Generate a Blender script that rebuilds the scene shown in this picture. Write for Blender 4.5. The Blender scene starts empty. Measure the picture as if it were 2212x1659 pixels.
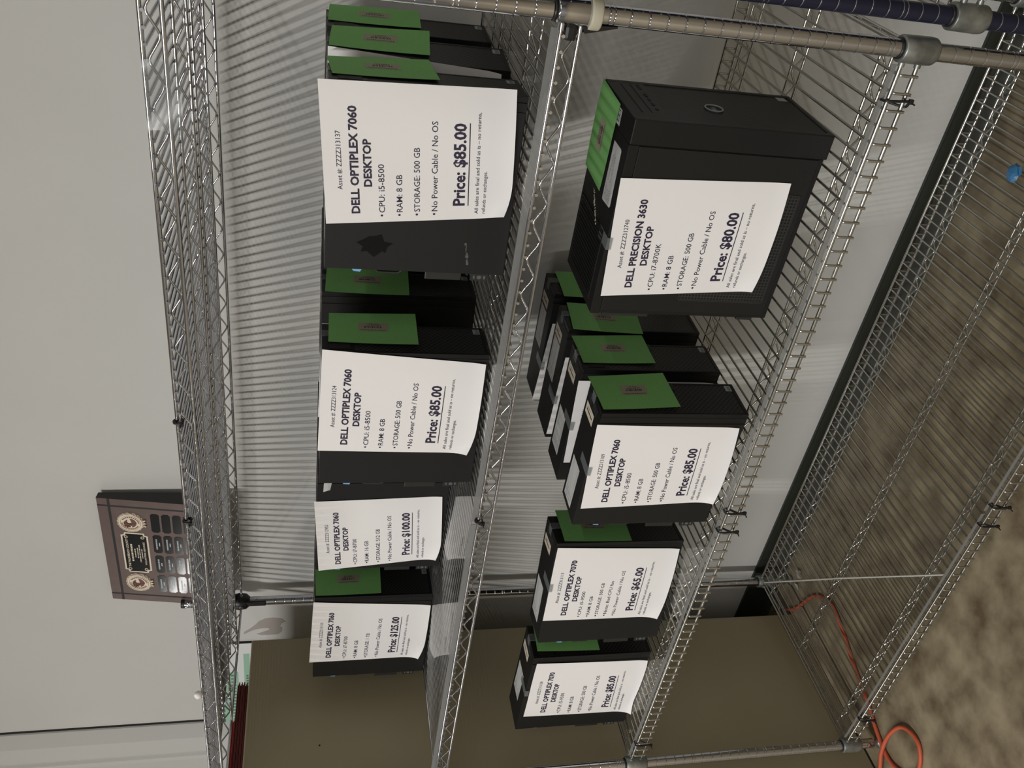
import bpy, bmesh, math, random
from mathutils import Vector, Matrix
random.seed(7)
C = bpy.context.scene.collection
S = bpy.context.scene
U = 0.0254                       # everything below is laid out in inches; the floor is at ZF
ZF = 2.4
RS = random.Random(3)

# ------------------------------------------------------------------ camera
cam = bpy.data.cameras.new('camera')
cam.sensor_fit = 'HORIZONTAL'
cam.sensor_width = 36.0
cam.lens = 1911.26 / 2212 * 36.0
cam.clip_start = 0.02
co = bpy.data.objects.new('camera', cam)
C.objects.link(co)
vr = Vector((0.80829078, 0.58860737, 0.01440095))       # right of the upright view
vu = Vector((-0.14284678, 0.17231545, 0.97462925))      # up of the upright view
vf = Vector((-0.57119245, 0.78984097, -0.22336166))     # viewing direction
# the photograph is held turned by a quarter: the camera is rolled with it
M = Matrix(((-vu.x, vr.x, -vf.x), (-vu.y, vr.y, -vf.y), (-vu.z, vr.z, -vf.z))).to_4x4()
M.translation = Vector((9.824, -45.6647, 62.8223 - ZF)) * U
co.matrix_world = M
S.camera = co

# ------------------------------------------------------------------ world, lamps, exposure
w = bpy.data.worlds.new('world')
S.world = w
w.use_nodes = True
w.node_tree.nodes['Background'].inputs[0].default_value = (0.80, 0.80, 0.84, 1)
w.node_tree.nodes['Background'].inputs[1].default_value = 0.10
S.view_settings.view_transform = 'Standard'
S.view_settings.look = 'None'
S.view_settings.gamma = 1.0
S.view_settings.use_curve_mapping = False
S.view_settings.exposure = 0.0
TUBES = [  # x, y centre, z, length, power of each tube: rows that run straight out from the wall
    (-53.0, -205.0, 150.0, 250.0, 150.0),
    (-250.0, -190.0, 150.0, 250.0, 75.0),
    (144.0, -205.0, 150.0, 250.0, 60.0),
]

# ------------------------------------------------------------------ materials
def mat(name, col=(0.5, 0.5, 0.5), rough=0.5, metal=0.0, spec=0.5, noise=None, bump=None, emit=None, trans=0.0, stretch=None):
    m = bpy.data.materials.new(name)
    m.use_nodes = True
    nt = m.node_tree
    b = nt.nodes['Principled BSDF']
    b.inputs['Base Color'].default_value = (*col, 1)
    b.inputs['Roughness'].default_value = rough
    b.inputs['Metallic'].default_value = metal
    b.inputs['Specular IOR Level'].default_value = spec
    if trans: b.inputs['Transmission Weight'].default_value = trans
    if emit:
        b.inputs['Emission Color'].default_value = (*emit[0], 1)
        b.inputs['Emission Strength'].default_value = emit[1]
    tc = None
    def coords():
        nonlocal tc
        if tc is None:
            tc = nt.nodes.new('ShaderNodeTexCoord')
            mp = nt.nodes.new('ShaderNodeMapping')
            if stretch: mp.inputs['Scale'].default_value = stretch
            nt.links.new(tc.outputs['Object'], mp.inputs['Vector'])
            tc = mp
        return tc.outputs['Vector']
    if noise:                      # (scale, second colour, amount-low, amount-high, detail)
        sc, c2, lo, hi, det = noise
        n = nt.nodes.new('ShaderNodeTexNoise')
        n.inputs['Scale'].default_value = sc
        n.inputs['Detail'].default_value = det
        nt.links.new(coords(), n.inputs['Vector'])
        r = nt.nodes.new('ShaderNodeValToRGB')
        r.color_ramp.elements[0].position = lo
        r.color_ramp.elements[0].color = (*col, 1)
        r.color_ramp.elements[1].position = hi
        r.color_ramp.elements[1].color = (*c2, 1)
        nt.links.new(n.outputs['Fac'], r.inputs['Fac'])
        nt.links.new(r.outputs['Color'], b.inputs['Base Color'])
    if bump:                       # (scale, strength, distance)
        n = nt.nodes.new('ShaderNodeTexNoise')
        n.inputs['Scale'].default_value = bump[0]
        n.inputs['Detail'].default_value = 3
        nt.links.new(coords(), n.inputs['Vector'])
        bp = nt.nodes.new('ShaderNodeBump')
        bp.inputs['Strength'].default_value = bump[1]
        bp.inputs['Distance'].default_value = bump[2]
        nt.links.new(n.outputs['Fac'], bp.inputs['Height'])
        nt.links.new(bp.outputs['Normal'], b.inputs['Normal'])
    return m

def grid_mat(name, line, hole, ax0, ax1, k0, k1, width, diag, rough=0.45):
    """lines of a grille over dark holes, in the object's own coordinates (metres)"""
    m = bpy.data.materials.new(name)
    m.use_nodes = True
    nt = m.node_tree
    b = nt.nodes['Principled BSDF']
    b.inputs['Roughness'].default_value = rough
    tc = nt.nodes.new('ShaderNodeTexCoord')
    sp = nt.nodes.new('ShaderNodeSeparateXYZ')
    nt.links.new(tc.outputs['Object'], sp.inputs[0])
    def math_(op, a, bb):
        n = nt.nodes.new('ShaderNodeMath'); n.operation = op
        for i, v in enumerate((a, bb)):
            if isinstance(v, (int, float)): n.inputs[i].default_value = v
            elif v is not None: nt.links.new(v, n.inputs[i])
        return n.outputs[0]
    p, q = sp.outputs[ax0], sp.outputs[ax1]
    if diag: p, q = math_('ADD', p, q), math_('SUBTRACT', p, q)
    a = math_('LESS_THAN', math_('FRACT', math_('MULTIPLY', p, k0), None), width)
    c = math_('LESS_THAN', math_('FRACT', math_('MULTIPLY', q, k1), None), width) if k1 else 0.0
    f = math_('MAXIMUM', a, c)
    mx = nt.nodes.new('ShaderNodeMixRGB')
    mx.inputs[1].default_value = (*hole, 1)
    mx.inputs[2].default_value = (*line, 1)
    nt.links.new(f, mx.inputs[0])
    nt.links.new(mx.outputs[0], b.inputs['Base Color'])
    bp = nt.nodes.new('ShaderNodeBump')
    bp.inputs['Strength'].default_value = 0.6
    bp.inputs['Distance'].default_value = 0.0008
    nt.links.new(f, bp.inputs['Height'])
    nt.links.new(bp.outputs['Normal'], b.inputs['Normal'])
    return m

def clear_mat(name, tint, ior, rough, haze=0.0, hazecol=(0.6, 0.6, 0.6)):
    m = bpy.data.materials.new(name)
    m.use_nodes = True
    nt = m.node_tree
    nt.nodes.remove(nt.nodes['Principled BSDF'])
    out = nt.nodes['Material Output']
    tr = nt.nodes.new('ShaderNodeBsdfTransparent'); tr.inputs[0].default_value = (*tint, 1)
    gl = nt.nodes.new('ShaderNodeBsdfGlossy'); gl.inputs['Roughness'].default_value = rough
    df = nt.nodes.new('ShaderNodeBsdfDiffuse'); df.inputs[0].default_value = (*hazecol, 1)
    lw = nt.nodes.new('ShaderNodeLayerWeight'); lw.inputs[0].default_value = 0.5
    pw = nt.nodes.new('ShaderNodeMath'); pw.operation = 'POWER'; pw.inputs[1].default_value = 4.6
    nt.links.new(lw.outputs['Facing'], pw.inputs[0])
    ml = nt.nodes.new('ShaderNodeMath'); ml.operation = 'MULTIPLY_ADD'; ml.inputs[1].default_value = ior - 1.0; ml.inputs[2].default_value = 0.02
    nt.links.new(pw.outputs[0], ml.inputs[0])
    m0 = nt.nodes.new('ShaderNodeMixShader'); m0.inputs[0].default_value = haze
    nt.links.new(tr.outputs[0], m0.inputs[1]); nt.links.new(df.outputs[0], m0.inputs[2])
    m1 = nt.nodes.new('ShaderNodeMixShader')
    nt.links.new(ml.outputs[0], m1.inputs[0]); nt.links.new(m0.outputs[0], m1.inputs[1]); nt.links.new(gl.outputs[0], m1.inputs[2])
    nt.links.new(m1.outputs[0], out.inputs[0])
    return m

MT = dict(
    wall=mat('painted_wall', (0.66, 0.655, 0.63), 0.75, noise=(3.0, (0.63, 0.625, 0.60), 0.35, 0.75, 4), bump=(260, 0.10, 0.0006)),
    wall_far=mat('warehouse_wall', (0.30, 0.30, 0.31), 0.8),
    ceiling=mat('ceiling_paint', (0.42, 0.42, 0.43), 0.9),
    floor=mat('mottled_concrete', (0.115, 0.083, 0.046), 0.6, noise=(13.0, (0.33, 0.275, 0.18), 0.30, 0.68, 14), bump=(90, 0.1, 0.001)),
    base=mat('dark_vinyl_baseboard', (0.028, 0.032, 0.026), 0.45),
    chrome=mat('chrome_plate', (0.60, 0.61, 0.64), 0.11, 1.0),
    zinc=mat('zinc_wire', (0.56, 0.555, 0.53), 0.22, 1.0),
    galv=mat('galvanised_sleeve', (0.22, 0.235, 0.22), 0.42, 0.8, noise=(40, (0.42, 0.44, 0.42), 0.35, 0.7, 5), bump=(60, 0.15, 0.001)),
    navy=mat('navy_enamel', (0.008, 0.010, 0.030), 0.35),
    navy_ring=mat('bright_groove', (0.75, 0.75, 0.76), 0.2, 1.0),
    blackpl=mat('black_plastic', (0.010, 0.010, 0.011), 0.38),
    cream=mat('cream_plastic_band', (0.52, 0.49, 0.38), 0.5),
    case=mat('black_steel_case', (0.0095, 0.0092, 0.0088), 0.5, 0, 0.3, bump=(900, 0.10, 0.0003)),
    panel=mat('black_side_panel', (0.0125, 0.0122, 0.0118), 0.48, 0, 0.3, bump=(900, 0.10, 0.0003)),
    bezel=mat('black_bezel_plastic', (0.008, 0.008, 0.009), 0.38, 0, 0.35),
    greytab=mat('dark_grey_tab', (0.017, 0.0175, 0.017), 0.45),
    smudge=mat('dull_smudge', (0.0055, 0.0055, 0.0053), 0.6, 0, 0.12),
    scuff=mat('pale_scuff', (0.10, 0.11, 0.11), 0.6),
    blue=mat('light_blue_latch', (0.20, 0.45, 0.75), 0.4),
    mesh=grid_mat('front_grille_mesh', (0.050, 0.050, 0.049), (0.001, 0.001, 0.001), 1, 2, 100, 100, 0.17, True),
    vmesh=grid_mat('tower_front_mesh', (0.022, 0.022, 0.022), (0.002, 0.002, 0.002), 1, 2, 150, 190, 0.22, False),
    perf=grid_mat('perforated_steel', (0.026, 0.026, 0.026), (0.001, 0.001, 0.001), 0, 2, 170, 170, 0.38, False),
    vent=mat('vent_slat', (0.010, 0.010, 0.010), 0.5),
    dark=mat('dark_recess', (0.002, 0.002, 0.002), 0.6),
    paper=mat('white_paper', (0.90, 0.88, 0.875), 0.6),
    ink=mat('purple_black_ink', (0.028, 0.018, 0.050), 0.6),
    card=mat('green_card', (0.235, 0.56, 0.175), 0.75, noise=(500, (0.21, 0.50, 0.155), 0.35, 0.7, 2)),
    bar=mat('beige_barcode_sticker', (0.36, 0.34, 0.24), 0.55),
    label=mat('white_label', (0.66, 0.66, 0.65), 0.45, noise=(60, (0.50, 0.50, 0.50), 0.45, 0.65, 5), stretch=(0.25, 3.0, 1)),
    creamlab=mat('cream_label', (0.72, 0.64, 0.52), 0.5),
    silver=mat('silver_sticker', (0.42, 0.46, 0.47), 0.35, 0.3),
    tape=clear_mat('clear_tape', (0.85, 0.86, 0.86), 1.35, 0.2, 0.22, (0.40, 0.43, 0.44)),
    liner=clear_mat('clear_shelf_plastic', (0.97, 0.97, 0.96), 1.40, 0.022, 0.006),
    lip=clear_mat('clear_plastic_edge', (0.75, 0.75, 0.74), 1.45, 0.15, 0.45, (0.36, 0.36, 0.35)),
    cabinet=mat('tan_cabinet_enamel', (0.31, 0.265, 0.165), 0.5, noise=(2.2, (0.345, 0.295, 0.19), 0.35, 0.7, 2), bump=(300, 0.12, 0.0006)),
    cabdoor=mat('pale_cabinet_door', (0.46, 0.42, 0.33), 0.45),
    folder=mat('maroon_folder', (0.10, 0.012, 0.010), 0.6),
    redfolder=mat('red_folder', (0.33, 0.020, 0.014), 0.55),
    poster=mat('poster_white', (0.82, 0.83, 0.82), 0.35),
    pgreen=mat('poster_pale_green', (0.36, 0.60, 0.45), 0.4),
    pgreen2=mat('poster_deep_green', (0.07, 0.30, 0.16), 0.4),
    pyellow=mat('poster_yellow', (0.75, 0.62, 0.08), 0.4),
    pink=mat('poster_grey_print', (0.10, 0.19, 0.15), 0.5),
    decal=mat('taupe_wall_patch', (0.42, 0.375, 0.345), 0.75),
    wood=mat('walnut_board', (0.115, 0.072, 0.062), 0.4, noise=(30, (0.135, 0.085, 0.073), 0.3, 0.7, 4), stretch=(1, 8, 1)),
    woodedge=mat('black_board_edge', (0.010, 0.010, 0.009), 0.5),
    brass=mat('brass_medal', (0.80, 0.70, 0.56), 0.45, 0.15),
    bronze=mat('bronze_relief', (0.17, 0.07, 0.05), 0.5),
    nameplate=mat('black_name_plate', (0.022, 0.024, 0.026), 0.10, 0.2),
    cordm=mat('orange_cord_rubber', (0.52, 0.095, 0.040), 0.5),
    string=mat('pale_strip', (0.56, 0.55, 0.50), 0.4),
    bluebit=mat('blue_plastic', (0.035, 0.16, 0.33), 0.35),
    scrap=mat('pale_scrap', (0.40, 0.38, 0.31), 0.7),
    fixture=mat('lamp_housing', (0.7, 0.7, 0.7), 0.5),
    trimm=mat('grey_door_frame', (0.60, 0.60, 0.58), 0.55),
    gap=mat('dark_gap', (0.01, 0.01, 0.01), 0.8),  # near-black colour standing in for shade in gaps and round the poster
)

# ------------------------------------------------------------------ mesh builder (inches in, metres out)
def round_poly(pts, r, n=4):
    """a polyline with its inner corners rounded"""
    pts = [Vector(p) for p in pts]
    out = [pts[0]]
    for i in range(1, len(pts) - 1):
        a, b, c = pts[i - 1], pts[i], pts[i + 1]
        d0, d1 = a - b, c - b
        k = min(r, d0.length * .45, d1.length * .45)
        p0, p1 = b + d0.normalized() * k, b + d1.normalized() * k
        for j in range(n + 1):
            t = j / n
            out.append(p0 * (1 - t) ** 2 + b * 2 * t * (1 - t) + p1 * t * t)
    out.append(pts[-1])
    return out

class MB:
    def __init__(s): s.v, s.f, s.sm = [], [], []
    def add(s, vs, fs, smooth=False):
        o = len(s.v)
        s.v += [tuple(x) for x in vs]
        s.f += [tuple(i + o for i in f) for f in fs]
        s.sm += [smooth] * len(fs)
        return s
    def box(s, x0, x1, y0, y1, z0, z1, b=0.0):
        if b <= 0:
            vs = [(x, y, z) for x in (x0, x1) for y in (y0, y1) for z in (z0, z1)]
            return s.add(vs, [(0, 1, 3, 2), (4, 6, 7, 5), (0, 4, 5, 1), (2, 3, 7, 6), (0, 2, 6, 4), (1, 5, 7, 3)])
        bm = bmesh.new()
        bmesh.ops.create_cube(bm, size=1)
        for v in bm.verts:
            v.co = Vector((x0 + (v.co.x + .5) * (x1 - x0), y0 + (v.co.y + .5) * (y1 - y0), z0 + (v.co.z + .5) * (z1 - z0)))
        bmesh.ops.bevel(bm, geom=list(bm.edges), offset=b, segments=2, affect='EDGES', profile=0.6)
        bm.verts.index_update()
        s.add([v.co for v in bm.verts], [[v.index for v in f.verts] for f in bm.faces])
        bm.free()
        return s
    def tube(s, pts, r, n=8, caps=True):
        pts = [Vector(p) for p in pts]
        m = len(pts)
        vs, fs = [], []
        up = None
        for i, p in enumerate(pts):
            d = (pts[min(i + 1, m - 1)] - pts[max(i - 1, 0)]).normalized()
            if up is None:
                up = Vector((0, 0, 1)) if abs(d.z) < .9 else Vector((0, 1, 0))
            a = d.cross(up)
            if a.length < 1e-6: a = d.orthogonal()
            a.normalize()
            bb = a.cross(d).normalized()
            up = bb
            for k in range(n):
                t = 2 * math.pi * k / n
                vs.append(p + a * (r * math.cos(t)) + bb * (r * math.sin(t)))
        for i in range(m - 1):
            for k in range(n):
                k2 = (k + 1) % n
                fs.append((i * n + k, i * n + k2, (i + 1) * n + k2, (i + 1) * n + k))
        s.add(vs, fs, True)
        if caps: s.add(vs[:n], [tuple(range(n))][::-1]); s.add(vs[-n:], [tuple(range(n))])
        return s
    def lathe(s, prof, cx=0, cy=0, n=24, smooth=True):
        vs, fs = [], []
        for r, z in prof:
            for k in range(n):
                t = 2 * math.pi * k / n
                vs.append((cx + r * math.cos(t), cy + r * math.sin(t), z))
        for i in range(len(prof) - 1):
            for k in range(n):
                k2 = (k + 1) % n
                fs.append((i * n + k, i * n + k2, (i + 1) * n + k2, (i + 1) * n + k))
        return s.add(vs, fs, smooth)
    def poly(s, pts, t, nrm):
        """a flat outline given a real thickness t along nrm"""
        nrm = Vector(nrm)
        a = [Vector(p) for p in pts]; b = [p + nrm * t for p in a]
        n = len(a)
        return s.add(a + b, [tuple(range(n))[::-1], tuple(range(n, 2 * n))] + [(i, (i + 1) % n, n + (i + 1) % n, n + i) for i in range(n)])
    def grid(s, fn, nu, nv, t=None):
        vs = [fn(i / nu, j / nv) for j in range(nv + 1) for i in range(nu + 1)]
        fs = [(j * (nu + 1) + i, j * (nu + 1) + i + 1, (j + 1) * (nu + 1) + i + 1, (j + 1) * (nu + 1) + i) for j in range(nv) for i in range(nu)]
        return s.add(vs, fs, True)
    def build(s, name, m, parent=None, zoff=None):
        """zoff: world pieces are laid out above ZF, children in their parent's own frame"""
        z = (ZF if parent is None else 0) if zoff is None else zoff
        me = bpy.data.meshes.new(name)
        me.from_pydata([(x * U, y * U, (q - z) * U) for x, y, q in s.v], [], s.f)
        me.polygons.foreach_set('use_smooth', s.sm)
        me.materials.append(MT[m] if isinstance(m, str) else m)
        me.update()
        o = bpy.data.objects.new(name, me)
        C.objects.link(o)
        if parent: o.parent = parent
        return o

def tag(o, label=None, cat=None, group=None, kind=None):
    for k, v in (('label', label), ('category', cat), ('group', group), ('kind', kind)):
        if v: o[k] = v
    return o
def empty(name, loc, rz=0.0, parent=None):
    o = bpy.data.objects.new(name, None)
    o.empty_display_size = 0.03
    C.objects.link(o)
    o.location = Vector((loc[0], loc[1], loc[2] - (ZF if parent is None else 0))) * U
    o.rotation_euler.z = rz
    if parent: o.parent = parent
    return o
def struct(o): return tag(o, kind='structure')

# ------------------------------------------------------------------ text, flat in its own plane, mapped by a function
TEXTQ = []
def text(jobs, name, m, parent, fn):
    """jobs: (string, x left, x right, baseline y, cap height, bold, slant) in inches; fn(x, y) gives the place"""
    TEXTQ.append((jobs, name, m, parent, fn))
def flush_text():
    cache = {}
    for jobs, *_ in TEXTQ:
        for j in jobs:
            key = (j[0], j[5])
            if key not in cache:
                cu = bpy.data.curves.new('lettering', 'FONT')
                cu.body = j[0]; cu.size = 1.0; cu.resolution_u = 2
                if j[5]: cu.offset = j[5]
                o = bpy.data.objects.new('lettering', cu)
                C.objects.link(o)
                cache[key] = o
    o = bpy.data.objects.new('lettering', bpy.data.curves.new('lettering', 'FONT')); o.data.body = 'H'; o.data.size = 1.0
    C.objects.link(o); cache['H'] = o
    bpy.context.view_layer.update()
    dg = bpy.context.evaluated_depsgraph_get()
    got = {}
    for k, o in cache.items():
        me = bpy.data.meshes.new_from_object(o.evaluated_get(dg))
        got[k] = ([v.co.copy() for v in me.vertices], [tuple(p.vertices) for p in me.polygons])
        bpy.data.meshes.remove(me)
    caph = max(v.y for v in got['H'][0])
    for o in list(cache.values()):
        d = o.data; bpy.data.objects.remove(o); bpy.data.curves.remove(d)
    for jobs, name, m, parent, fn in TEXTQ:
        mb = MB()
        for st, x0, x1, yb, ch, bold in jobs:
            vs, fs = got[(st, bold)]
            if not vs: continue
            a = min(v.x for v in vs); b = max(v.x for v in vs)
            sx = (x1 - x0) / (b - a); sy = ch / caph
            mb.add([fn(x0 + (v.x - a) * sx, yb + v.y * sy) for v in vs], fs)
        mb.build(name, m, parent)

# ------------------------------------------------------------------ the room
YW = 25.2
struct(MB().box(-380, 380, -340, 60, ZF - 4, ZF).build('floor', 'floor'))
struct(MB().box(-380, 380, YW, YW + 5, ZF, 170).build('wall_back', 'wall'))
struct(MB().box(-385, -380, -340, 30, ZF, 170).build('wall_left', 'wall_far'))
struct(MB().box(380, 385, -340, 30, ZF, 170).build('wall_right', 'wall_far'))
struct(MB().box(-380, 380, -345, -340, ZF, 170).build('wall_front', 'wall_far'))
struct(MB().box(-385, 385, -345, 30, 170, 174).build('ceiling', 'ceiling'))
bb = MB()
bb.grid(lambda u, v: (-94 + u * 474, YW - 0.02 - (0.28 if v > .02 else 0.9) + max(0, .25 - v) * -1.2, ZF + 0.02 + (1 - abs(1 - 1)) * v * 3.85), 2, 12)
bb.box(-94, 380, YW - .30, YW, ZF + 3.85, ZF + 3.95)
struct(bb.build('baseboard_back', 'base'))
# door frame standing proud of the wall at the far left
tr = MB()
prof = [(-95.35, 0.0), (-95.4, -0.25), (-96.6, -1.5), (-98.9, -1.9), (-99.2, -1.85), (-99.9, -0.9), (-101.3, -0.55), (-101.5, -0.9), (-102.1, -1.0), (-102.15, 0.0)]
vs = [(x, YW + y, z) for z in (ZF, 168) for x, y in prof]
tr.add(vs, [(i, i + 1, i + 1 + len(prof), i + len(prof)) for i in range(len(prof) - 1)])
struct(tr.build('trim_1', 'trimm'))
g = MB().box(-95.35, -95.0, YW - .05, YW + .1, ZF, 168)
g.box(-102.6, -102.1, YW - .3, YW + .1, ZF, 168)
struct(g.build('trim_2', 'gap'))  # dark strips that paint in the shade of the gaps beside the frame
struct(MB().box(-142, -102.6, YW - .6, YW, ZF, 168).build('door_1', 'trimm'))

# lamps on the ceiling: two tubes in each strip
for i, (x, y, z, ln, pw) in enumerate(TUBES):
    where = ['long white twin-tube lamp row overhead, nearest to the shelving', 'long white twin-tube lamp row far to the left',
             'long white twin-tube lamp row to the right of the shelving'][i]
    t = tag(empty('ceiling_light', (x, y, z)), where, 'ceiling light')
    MB().box(-4, 4, -ln / 2 - 1, ln / 2 + 1, 0.9, 4, .2).box(-.3, .3, -ln / 2 + 8, -ln / 2 + 8.6, 4, 20).box(-.3, .3, ln / 2 - 8.6, ln / 2 - 8, 4, 20).build('housing', 'fixture', t)
    for sx in (-1.35, 1.35):
        d = bpy.data.lights.new('tube', 'AREA')
        d.shape = 'RECTANGLE'; d.size = 1.2 * U; d.size_y = ln * U
        d.energy = pw; d.color = (1.0, 0.985, 0.95)
        o = bpy.data.objects.new('tube', d)
        C.objects.link(o); o.parent = t; o.location = (sx * U, 0, 0.5 * U)

# ------------------------------------------------------------------ wire shelving
L, D = 70.02, 22.83
zA, zB, zC, zD = 70.78, 50.62, 31.0, 6.73

def zigzag(x0, x1, period, y, ztop, zbot, along='x', off=0.0):
    pts, n = [], int(abs(x1 - x0) / (period / 2))
    sgn = 1 if x1 > x0 else -1
    for i in range(n + 1):
        q = x0 + sgn * i * period / 2
        z = ztop if i % 2 == 0 else zbot
        pts.append((q, y, z) if along == 'x' else (y, q, z))
    return round_poly(pts, .30, 3)

def post(parent, x, y, m, ring=None):
    prof = [(0.0, 76.0), (.40, 76.0), (.5, 75.9)]
    z, rings = 75.5, []
    k = 75
    while k > 3:
        for dz in ((0.13, -0.13) if k % 8 == 0 else (0,)):
            z = k + 0.2 + dz
            prof += [(.5, z + .08), (.5, z + .04), (.484, z + .02), (.484, z - .02), (.5, z - .04), (.5, z - .08)]
            rings.append(z)
        k -= 1
    prof += [(.5, 3.4), (.42, 3.3)]
    o = MB().lathe(prof, x, y, 28, False).build('post', m, parent, 0)
    for p in o.data.polygons: p.use_smooth = True
    if ring:
        r = MB()
        for z in rings: r.lathe([(.484, z + .02), (.494, z), (.484, z - .02)], x, y, 28)
        r.build('groove', ring, o, 0)['kind'] = 'stuff'
    MB().lathe([(.42, 3.4), (.30, 3.2), (.30, 2.75), (.62, 2.7), (.62, ZF + .02), (0, ZF + .01)], x, y, 18).build('levelling_foot', 'galv', o, 0)
    MB().lathe([(0, 76.15), (.47, 76.12), (.51, 76.0), (.505, 75.7)], x, y, 18).build('post_cap', 'blackpl', o, 0)
    return o

def shelf(parent, xa, xb, z, style, m, sleeve, ya=0.0, yb=D, trusses=(), corners=True):
    """wire shelf between posts at xa..xb; the object itself is the deck of wires"""
    deck, xl, xr = MB(), xa + 0.75, xb - 0.75
    if style == 'truss':
        pitch, n = 0.7925, int((xr - xl) / 0.7925)
        for i in range(n + 1):
            x = xb - 0.45 - 0.79 * (i + 1) + .02
            if x < xa + .5: break
            deck.tube([(x, ya - .17, z - .15), (x, yb + .17, z - .15)], .10, 7)
    else:
        i = 0
        while True:
            x = xb - 1.40 - i * 1.0
            if x < xa + .5: break
            deck.tube(round_poly([(x, ya - .16, z - 1.26), (x, ya - .16, z - .15), (x, ya + .35, z - .13), (x, yb - .35, z - .13), (x, yb + .16, z - .15), (x, yb + .16, z - 1.26)], .16, 3), .088, 7)
            i += 1
    s = deck.build('shelf', m, parent, 0)
    dz = 1.0 if style == 'truss' else 1.08
    rt = z - (.0 if style == 'truss' else .06)
    for nm, y in (('front_rail', ya), ('back_rail', yb)):
        e = MB().tube([(xa + .5, y, rt), (xb - .5, y, rt)], .125, 8).tube([(xa + .5, y, z - dz), (xb - .5, y, z - dz)], .125, 8)
        if style == 'truss':
            e.tube(zigzag(xb - (1.02 if z < 60 else .80), xa + .9, 2.37, y - .02, z - .92, z - .2), .072, 6)
        e.build(nm, m, s, 0)
    for x in (xa, xb):
        e = MB().tube([(x, ya + .5, rt - .13), (x, yb - .5, rt - .13)], .125, 8).tube([(x, ya + .5, z - dz), (x, yb - .5, z - dz)], .125, 8)
        e.tube(zigzag(ya + .9, yb - .9, 2.37, x, z - .2, z - .92, 'y'), .072, 6)
        e.build('end_rail', m, s, 0)
    for y in trusses:
        e = MB().tube([(xa + .1, y, z - .33), (xb - .1, y, z - .33)], .10, 8).tube([(xa + .1, y, z - dz - .06), (xb - .1, y, z - dz - .06)], .10, 8)
        per = 2.37 if style == 'truss' else 2.0
        e.tube(zigzag(xb - .9, xa + .9, per, y + .02, z - .40, z - dz), .075, 6)
        e.build('support_truss', m, s, 0)
    if corners:
        for x in (xa, xb):
            for y in (ya, yb):
                if sleeve == 'chrome':
                    c = MB().lathe([(.5, z + .42), (.60, z + .40), (.62, z + .3), (.70, z - 1.25), (.66, z - 1.32), (.5, z - 1.32)], x, y, 28)
                else:
                    c = MB().lathe([(.56, z + .42), (.70, z + .42), (.74, z + .36), (.75, z - .2), (.77, z - 1.35), (.74, z - 1.62), (.64, z - 1.76), (.5, z - 1.78)], x, y, 28)
                sx = -1 if x == xb else 1
                sy = 1 if y == ya else -1
                for q in (rt, z - dz):            # weld lugs
                    c.tube([(x + sx * .55, y, q), (x + sx * .95, y, q)], .19, 8)
                    c.tube([(x, y + sy * .55, q), (x, y + sy * .95, q)], .19, 8)
                co_ = c.build('corner_sleeve', 'chrome' if sleeve == 'chrome' else 'galv', s, 0)
                MB().lathe([(.5, z + .60), (.56, z + .58), (.57, z + .42), (.5, z + .40)], x, y, 24).build('split_ring', 'blackpl', s, 0)
    return s

rack = tag(empty('shelving_unit', (-L / 2, D / 2, ZF)), 'four-tier chrome wire shelving unit against the grey wall, holding the black computers', 'shelving')
rack.location = (0, 0, -ZF * U)          # its frame: inches from the right front post, floor at ZF
posts = [post(rack, x, y, 'chrome') for x in (0, -L) for y in (0, D)]
shA = shelf(rack, -L, 0, zA, 'truss', 'chrome', 'chrome', trusses=(7.9, 15.7))
shB = shelf(rack, -L, 0, zB, 'truss', 'chrome', 'chrome', trusses=(8.2, 16.8))
shC = shelf(rack, -L, 0, zC, 'ladder', 'zinc', 'galv', trusses=(2.6, 12.2, 20.5))
shD = shelf(rack, -L, 0, zD, 'ladder', 'zinc', 'galv', trusses=(2.6, 12.2, 20.5))
MB().lathe([(.66, zB - 1.30), (.79, zB - 1.30), (.81, zB - 1.40), (.81, zB - 1.80), (.78, zB - 1.88), (.5, zB - 1.88)], 0, 0, 28).build('sleeve_band', 'cream', shB, 0)['label'] = 'cream plastic band under the sleeve'
cl = MB().box(-1.45, -.6, -.15, .45, zB - .85, zB - .2, .18)
cl.add([(-.55, -.3, zB - 1.0), (-.55, .3, zB - 1.0), (-.95, .3, zB - 1.2), (-.95, -.3, zB - 1.2), (-.47, -.2, zB - 2.9), (-.47, .2, zB - 2.9), (-.56, .2, zB - 2.9), (-.56, -.2, zB - 2.9)],
       [(0, 1, 2, 3), (4, 7, 6, 5), (0, 4, 5, 1), (1, 5, 6, 2), (2, 6, 7, 3), (3, 7, 4, 0)])
cl.build('sleeve_clip', 'blackpl', shB, 0)
# black wedge clip under the top shelf at the far back post
cl = MB().lathe([(.52, zA + .3), (.75, zA + .2), (.95, zA - .8), (.85, zA - 1.5), (.6, zA - 1.8), (.5, zA - 1.9)], -L, D, 20)
cl.box(-L - .1, -L + .55, D - .68, D - .4, zA - 3.6, zA - 1.2, .08)
cl.build('sleeve_clip', 'blackpl', shA, 0)

# the next unit, right of it: only its left end reaches into the picture
rk2 = tag(empty('shelving_unit', (0, 0, ZF)), 'second wire shelving unit with a dark navy post, cut off at the right edge', 'shelving')
rk2.location = (0, 0, -ZF * U)
X2 = 1.93
post(rk2, X2, 0, 'navy', 'navy_ring')
post(rk2, X2, D, 'navy', 'navy_ring')
for zz in (28.75, 6.73):
    shelf(rk2, X2, X2 + 46.5, zz, 'ladder', 'zinc', 'galv', trusses=(2.6, 12.2, 20.5))
shelf(rk2, X2, X2 + 46.5, 52.75, 'ladder', 'zinc', 'galv', trusses=(2.6, 12.2, 20.5))
post(rk2, X2 + 46.5, 0, 'navy'); post(rk2, X2 + 46.5, D, 'navy')

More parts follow.
